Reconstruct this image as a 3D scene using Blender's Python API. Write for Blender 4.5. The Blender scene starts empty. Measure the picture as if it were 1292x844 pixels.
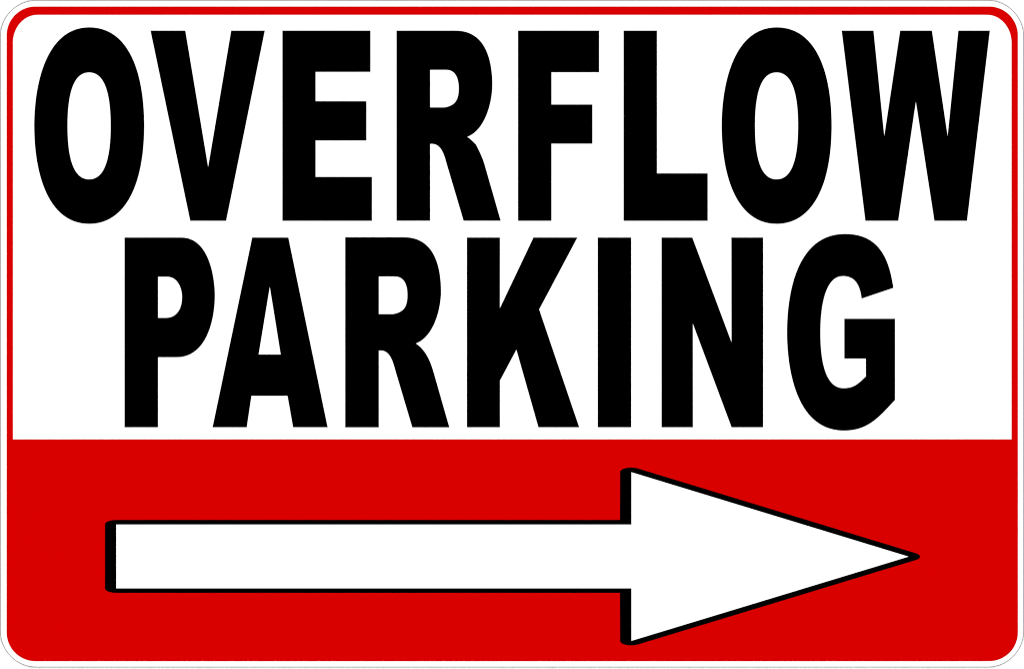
import bpy, bmesh, math
from mathutils import Vector
from mathutils.geometry import tessellate_polygon

# ---------------------------------------------------------------- scene
sc = bpy.context.scene
C = sc.collection
sc.view_settings.view_transform = 'Standard'
sc.view_settings.look = 'None'
sc.view_settings.exposure = 0.0
sc.view_settings.gamma = 1.0
sc.cycles.filter_width = 1.0
w = bpy.data.worlds.new("World")
sc.world = w
w.use_nodes = True
w.node_tree.nodes['Background'].inputs[0].default_value = (0, 0, 0, 1)
w.node_tree.nodes['Background'].inputs[1].default_value = 0.0

# The sign is drawn on a grid 1292 units wide (18 inches), x to the right,
# y downwards, origin at its top left corner.
U = 0.4572 / 1292.0
KY = (668.0 / 844.0) / (1024.0 / 1292.0)
W, H = 1292.0, 844.0


def wx(p):
    return ((p[0] - W / 2) * U, (H / 2 - p[1]) * U * KY)


# ---------------------------------------------------------------- materials
def material(name, col, rough=0.2, spec=0.05, metal=0.0, grain=0.0):
    m = bpy.data.materials.new(name)
    m.use_nodes = True
    nt = m.node_tree
    b = nt.nodes['Principled BSDF']
    b.inputs['Roughness'].default_value = rough
    b.inputs['Specular IOR Level'].default_value = spec
    b.inputs['Metallic'].default_value = metal
    b.inputs['Base Color'].default_value = (*col, 1)
    if grain:
        tc = nt.nodes.new('ShaderNodeTexCoord')
        no = nt.nodes.new('ShaderNodeTexNoise')
        no.inputs['Scale'].default_value = 400
        no.inputs['Detail'].default_value = 3
        rp = nt.nodes.new('ShaderNodeValToRGB')
        rp.color_ramp.elements[0].color = (*[c * (1 - grain) for c in col], 1)
        rp.color_ramp.elements[1].color = (*[min(1, c * (1 + grain)) for c in col], 1)
        nt.links.new(tc.outputs['Object'], no.inputs['Vector'])
        nt.links.new(no.outputs['Fac'], rp.inputs['Fac'])
        nt.links.new(rp.outputs['Color'], b.inputs['Base Color'])
    return m


M_WHITE = material('white_enamel', (0.84, 0.84, 0.84), grain=0.006)
M_RED = material('red_vinyl', (0.545, 0.0, 0.0), spec=0.02, grain=0.001)
M_BLACK = material('black_vinyl', (0.0, 0.0, 0.0), spec=0.02)
M_EDGE = material('cut_edge', (0.27, 0.27, 0.27), rough=0.6, spec=0.1, grain=0.1)
M_TABLE = material('white_table', (0.92, 0.92, 0.92), rough=0.8, spec=0.1, grain=0.01)


# ---------------------------------------------------------------- outlines
def path(start, *segs, n=28):
    """segs: (x, y) a straight run, or ((c1), (c2), (end)) a cubic."""
    out = [tuple(map(float, start))]
    for s in segs:
        if isinstance(s[0], (int, float)):
            out.append(tuple(map(float, s)))
            continue
        a, b, c, d = (Vector(v) for v in (out[-1], *s))
        for i in range(1, n + 1):
            t = i / n
            q = (1 - t) ** 3 * a + 3 * (1 - t) ** 2 * t * b + 3 * (1 - t) * t * t * c + t ** 3 * d
            out.append((q.x, q.y))
    if (Vector(out[0]) - Vector(out[-1])).length < 1e-4:
        out.pop()
    return out


def arc(cx, cy, rx, ry, a0, a1, n=24):
    """elliptical arc, degrees, y downwards (90 = towards the bottom)."""
    return [(cx + rx * math.cos(math.radians(a0 + (a1 - a0) * i / n)),
             cy + ry * math.sin(math.radians(a0 + (a1 - a0) * i / n))) for i in range(n + 1)]


def rounded(x0, y0, x1, y1, rx, ry=None, rxb=None):
    ry = ry or rx
    rb = rx if rxb is None else rxb
    return (arc(x0 + rx, y0 + ry, rx, ry, 180, 270) + arc(x1 - rx, y0 + ry, rx, ry, 270, 360)
            + arc(x1 - rb, y1 - rb, rb, rb, 0, 90) + arc(x0 + rb, y1 - rb, rb, rb, 90, 180))


def shift(pts, dx, dy):
    return [(x + dx, y + dy) for x, y in pts]


def grown(lp, d, limit=2.5):
    """the closed outline moved outwards by d (inwards if d < 0), mitred."""
    v = [Vector(p) for p in lp]
    n = len(v)
    area = sum(v[i].x * v[(i + 1) % n].y - v[(i + 1) % n].x * v[i].y for i in range(n))
    s = d if area > 0 else -d
    out = []
    for i in range(n):
        a = (v[i] - v[i - 1]).normalized()
        b = (v[(i + 1) % n] - v[i]).normalized()
        na, nb = Vector((a.y, -a.x)), Vector((b.y, -b.x))
        m = na + nb
        if m.length < 1e-6:
            m = na
        m.normalize()
        out.append(tuple(v[i] + m * (s * min(limit, 1.0 / max(0.05, m.dot(na))))))
    return out


# ---------------------------------------------------------------- meshes
def sheet(name, loops, z0, z1, mat, parent, label=None, grow=0.0):
    """A flat shape (outer outline, then holes) of real thickness z0..z1."""
    loops = [grown(lp, grow if i == 0 else -grow) for i, lp in enumerate(loops)] if grow else loops
    loops = [[Vector((*wx(p), 0.0)) for p in lp] for lp in loops]
    flat = [v for lp in loops for v in lp]
    tris = tessellate_polygon(loops)
    bm = bmesh.new()
    top = [bm.verts.new((v.x, v.y, z1)) for v in flat]
    bot = [bm.verts.new((v.x, v.y, z0)) for v in flat]
    for t in tris:
        a, b, c = (flat[i] for i in t)
        cr = (b - a).cross(c - a).z
        if abs(cr) < 1e-16:
            continue
        t = t if cr > 0 else t[::-1]
        bm.faces.new([top[i] for i in t])
        bm.faces.new([bot[i] for i in reversed(t)])
    k = 0
    for lp in loops:
        n = len(lp)
        for i in range(n):
            a, b = k + i, k + (i + 1) % n
            bm.faces.new((top[a], top[b], bot[b], bot[a]))
        k += n
    bmesh.ops.recalc_face_normals(bm, faces=bm.faces)
    me = bpy.data.meshes.new(name)
    bm.to_mesh(me)
    bm.free()
    me.materials.append(mat)
    o = bpy.data.objects.new(name, me)
    C.objects.link(o)
    o.parent = parent
    if label:
        o['label'] = label
    return o


# ---------------------------------------------------------------- the surface it lies on
bm = bmesh.new()
bmesh.ops.create_grid(bm, x_segments=1, y_segments=1, size=4.0)
me = bpy.data.meshes.new('ground')
bm.to_mesh(me)
bm.free()
me.materials.append(M_TABLE)
ground = bpy.data.objects.new('ground', me)
C.objects.link(ground)
ground['kind'] = 'structure'
ground['label'] = 'plain bright white surface showing round the corners of the sign'
ground['category'] = 'ground'

# ---------------------------------------------------------------- the sign
sign = bpy.data.objects.new('parking_sign', None)
C.objects.link(sign)
sign.empty_display_size = 0.05
sign['label'] = 'rectangular white sign with rounded corners, black lettering and white arrow on red band'
sign['category'] = 'sign'

T = 0.0006                       # plate
F = 0.00006                      # one layer of film
Z = [T + F * i for i in range(6)]
SINK = 0.00003
WIDEN = 0.25                       # dark shapes widened to offset overbright white eating into their rendered edges

# plate and its cut edge, butted end to end
R0 = 46.0
EW = 0.95
sheet('edge_trim', [rounded(0, 0, 1292, 842, R0), rounded(EW, EW, 1292 - EW, 842 - EW, R0 - EW)],
      0.0, T + 0.00002, M_EDGE, sign, 'thin grey outer edge of the sign')
sheet('sign_panel', [rounded(EW, EW, 1292 - EW, 842 - EW, R0 - EW)], 0.0, T, M_WHITE, sign)

# red border all round, and the red band laid over its lower part
sheet('border', [rounded(8.65, 8.5, 1284.0, 833.9, 36.0),
                 rounded(16.0, 18.4, 1276.6, 826.0, 31.5, 35.5)],
      T - SINK, Z[1], M_RED, sign, grow=WIDEN)
band = ([(8.65 + 7.35, 554.6), (1276.6, 554.6)] +
        [(1276.6, 600.0), (1283.9, 600.0)] +
        arc(1284.0 - 36.1, 833.8 - 36.0, 36.0, 36.0, 0, 90) +
        arc(8.75 + 36.0, 833.8 - 36.0, 36.0, 36.0, 90, 180) +
        [(8.75, 600.0), (16.0, 600.0)])
sheet('arrow_band', [band], T - SINK, Z[2], M_RED, sign, grow=WIDEN)


# ---- letters
def letter_O(dx):
    cx, cy, rx, ry = 112.55, 158.45, 69.1, 123.7
    o = path((cx - rx, cy),
             ((cx - rx, cy - 53.0), (cx - 53.6, cy - ry), (cx, cy - ry)),
             ((cx + 50.6, cy - ry), (cx + rx, cy - 65.2), (cx + rx, cy)),
             ((cx + rx, cy + 76.0), (cx + 44.5, cy + ry), (cx, cy + ry)),
             ((cx - 51.0, cy + ry), (cx - rx, cy + 62.0), (cx - rx, cy)))
    cx, cy, rx, ry = 112.4, 158.8, 27.5, 67.7
    a, b = 21.2, 37.3
    i = path((cx - rx, cy),
             ((cx - rx, cy - b), (cx - a, cy - ry), (cx, cy - ry)),
             ((cx + a, cy - ry), (cx + rx, cy - b), (cx + rx, cy)),
             ((cx + rx, cy + b), (cx + a, cy + ry), (cx, cy + ry)),
             ((cx - a, cy + ry), (cx - rx, cy + b), (cx - rx, cy)))
    return [shift(o, dx, 0), shift(i, dx, 0)]


def letter_R(dx, dy, leg):
    o = path((500.6, 38.9), (574.8, 38.9),
             ((612.7, 38.9), (620.9, 76.22), (620.9, 107.0)),
             ((620.9, 128.45), (612.13, 164.28), (588.9, 172.6)),
             *leg,
             (631.4, 278.2), (585.1, 278.2), (564.0, 207.2),
             ((561.24, 197.62), (557.74, 181.2), (545.0, 181.2)),
             (542.4, 181.2), (542.4, 278.2), (500.6, 278.2))
    i = path((542.4, 87.8), (562.5, 87.8),
             ((575.95, 87.8), (579.1, 100.31), (579.1, 111.5)),
             ((579.1, 125.58), (575.0, 133.31), (560.8, 135.8)),
             (542.4, 135.8))
    return [shift(o, dx, dy), shift(i, dx, dy)]


T1, B1 = 38.9, 278.3
T2, B2 = 299.95, 538.8
leg_1 = [((592.5, 174.6), (596.5, 178.6), (600.2, 182.3)), ((604.3, 190.2), (608.6, 198.8), (611.3, 208.1))]
leg_2 = [((601.3, 180.3), (607.55, 194.9), (611.5, 208.6))]

letters = [
    ('O', letter_O(0)),
    ('V', [[(190.2, T1), (233.6, T1), (262.6, 211.5), (291.9, T1), (333.8, T1), (285.1, B1), (240.2, B1)]]),
    ('E', [[(356.6, T1), (467.1, T1), (467.1, 90.4), (397.9, 90.4), (397.9, 128.0), (462.0, 128.0),
            (462.0, 176.9), (397.9, 176.9), (397.9, 223.4), (469.0, 223.4), (469.0, B1), (356.6, B1)]]),
    ('R', letter_R(0, 0, leg_1)),
    ('F', [[(653.9, T1), (755.6, T1), (755.6, 90.8), (695.5, 90.8), (695.5, 132.1), (747.1, 132.1),
            (747.1, 181.0), (695.5, 181.0), (695.5, B1), (653.9, B1)]]),
    ('L', [[(787.1, T1), (828.6, T1), (828.6, 219.0), (892.6, 219.0), (892.6, B1), (787.1, B1)]]),
    ('O', letter_O(867.4)),
    ('W', [[(1062.3, T1), (1101.9, T1), (1115.7, 172.5), (1136.0, T1), (1175.6, T1), (1195.7, 172.5),
            (1209.4, T1), (1248.7, T1), (1219.9, B1), (1179.2, B1), (1155.6, 127.5), (1133.1, B1), (1092.1, B1)]]),
    ('P', [path((157.4, T2), (229.0, T2),
                ((262.77, T2), (270.8, 348.05), (270.8, 373.0)),
                ((270.8, 402.41), (260.73, 450.4), (223.0, 450.4)),
                (199.1, 450.4), (199.1, B2), (157.4, B2)),
           path((199.1, 348.9), (211.0, 348.9),
                ((224.44, 348.9), (230.0, 363.71), (230.0, 375.0)),
                ((230.0, 388.17), (224.11, 401.3), (209.0, 401.3)),
                (199.1, 401.3))]),
    ('A', [[(318.4, T2), (363.6, T2), (413.1, B2), (370.0, B2), (363.0, 499.2), (317.0, 499.2),
            (311.1, B2), (268.5, B2)],
           [(340.4, 361.0), (354.5, 447.5), (326.0, 447.5)]]),
    ('R', letter_R(-64.75, 260.7, leg_2)),
    ('K', [[(589.4, T2), (630.5, T2), (630.5, 389.6), (673.2, T2), (728.1, T2), (680.0, 390.4), (730.5, B2),
            (679.5, B2), (651.6, 440.6), (630.5, 480.2), (630.5, B2), (589.4, B2)]]),
    ('I', [[(754.5, T2), (796.1, T2), (796.1, B2), (754.5, B2)]]),
    ('N', [[(835.0, T2), (873.4, T2), (923.1, 432.5), (923.1, T2), (962.6, T2), (962.6, B2), (923.2, B2),
            (874.0, 407.5), (874.0, B2), (835.0, B2)]]),
    ('G', [path((1126.9, 363.0),
                (1087.3, 376.4),
                ((1085.68, 361.84), (1080.21, 348.0), (1063.6, 348.0)),
                ((1036.32, 348.0), (1034.8, 403.04), (1034.8, 419.0)),
                ((1034.8, 437.64), (1035.9, 490.0), (1064.2, 490.0)),
                ((1077.98, 490.0), (1083.1, 484.15), (1092.8, 475.0)),
                (1092.8, 452.1), (1065.6, 452.1), (1065.6, 402.4), (1129.0, 402.4), (1129.0, 504.6),
                ((1109.18, 525.48), (1095.82, 543.0), (1064.6, 543.0)),
                ((1004.53, 543.0), (993.3, 464.87), (993.3, 419.0)),
                ((993.3, 371.85), (1004.86, 295.4), (1066.0, 295.4)),
                ((1108.45, 295.4), (1121.4, 325.06), (1126.9, 363.0)))]),
]
for ch, loops in letters:
    sheet('letter', loops, T - SINK, Z[1], M_BLACK, sign, 'black capital letter ' + ch, WIDEN)

# ---- arrow: white arrow with a black outline, drawn with an oval pen
X0, XH, XT = 146.5, 796.4, 1146.8
YT, YB, HT, HB, YC = 661.5, 742.4, 595.4, 808.7, 702.2
white = [(X0, YT), (XH, YT), (XH, HT), (XT, YC), (XH, HB), (XH, YB), (X0, YB)]
PX, PY = 14.0, 5.6


def pen(c, n0, n1, n=16):
    """part of the oval pen's rim round c, between two outward normals (degrees)."""
    out = []
    for i in range(n + 1):
        a = math.radians(n0 + (n1 - n0) * i / n)
        nx, ny = math.cos(a), math.sin(a)
        s = math.hypot(PX * nx, PY * ny)
        out.append((c[0] + PX * PX * nx / s, c[1] + PY * PY * ny / s))
    return out


e = Vector((XT - XH, YC - HT))
up = math.degrees(math.atan2(-e.x, e.y))          # normal of the upper head edge
e = Vector((XT - XH, YC - HB))
dn = math.degrees(math.atan2(e.x, -e.y))
black = (pen((X0, YT), -180, -90) + [(XH - PX - 0.2, YT - PY)] +
         pen((XH, HT), -180, up) + pen((XT, YC), up, dn) + pen((XH, HB), dn, 180) +
         [(XH - PX - 0.2, YB + PY)] + pen((X0, YB), 90, 180))
arrow = sheet('arrow', [white], Z[2] - SINK, Z[4], M_WHITE, sign, grow=-WIDEN)
sheet('arrow_outline', [black], Z[2] - SINK, Z[3], M_BLACK, arrow)

# ---------------------------------------------------------------- lamps: four soft boxes round the sign
PW = 45.6
for k in range(4):
    a = math.radians(45 + 90 * k)
    L = bpy.data.lights.new('soft_box', 'AREA')
    L.shape = 'SQUARE'
    L.size = 0.9
    L.energy = PW
    o = bpy.data.objects.new('soft_box', L)
    C.objects.link(o)
    o.location = (2.3 * math.cos(a), 2.3 * math.sin(a), 1.9)
    o.rotation_euler = (-Vector(o.location)).to_track_quat('-Z', 'Y').to_euler()

# ---------------------------------------------------------------- camera
cam = bpy.data.cameras.new('camera')
co = bpy.data.objects.new('camera', cam)
C.objects.link(co)
cam.sensor_width = 36.0
cam.lens = 85.0
cam.clip_start = 0.05
cam.clip_end = 50.0
co.location = (0, 0, Z[1] + 0.4572 * 85.0 / 36.0)
co.rotation_euler = (0, 0, 0)
sc.camera = co
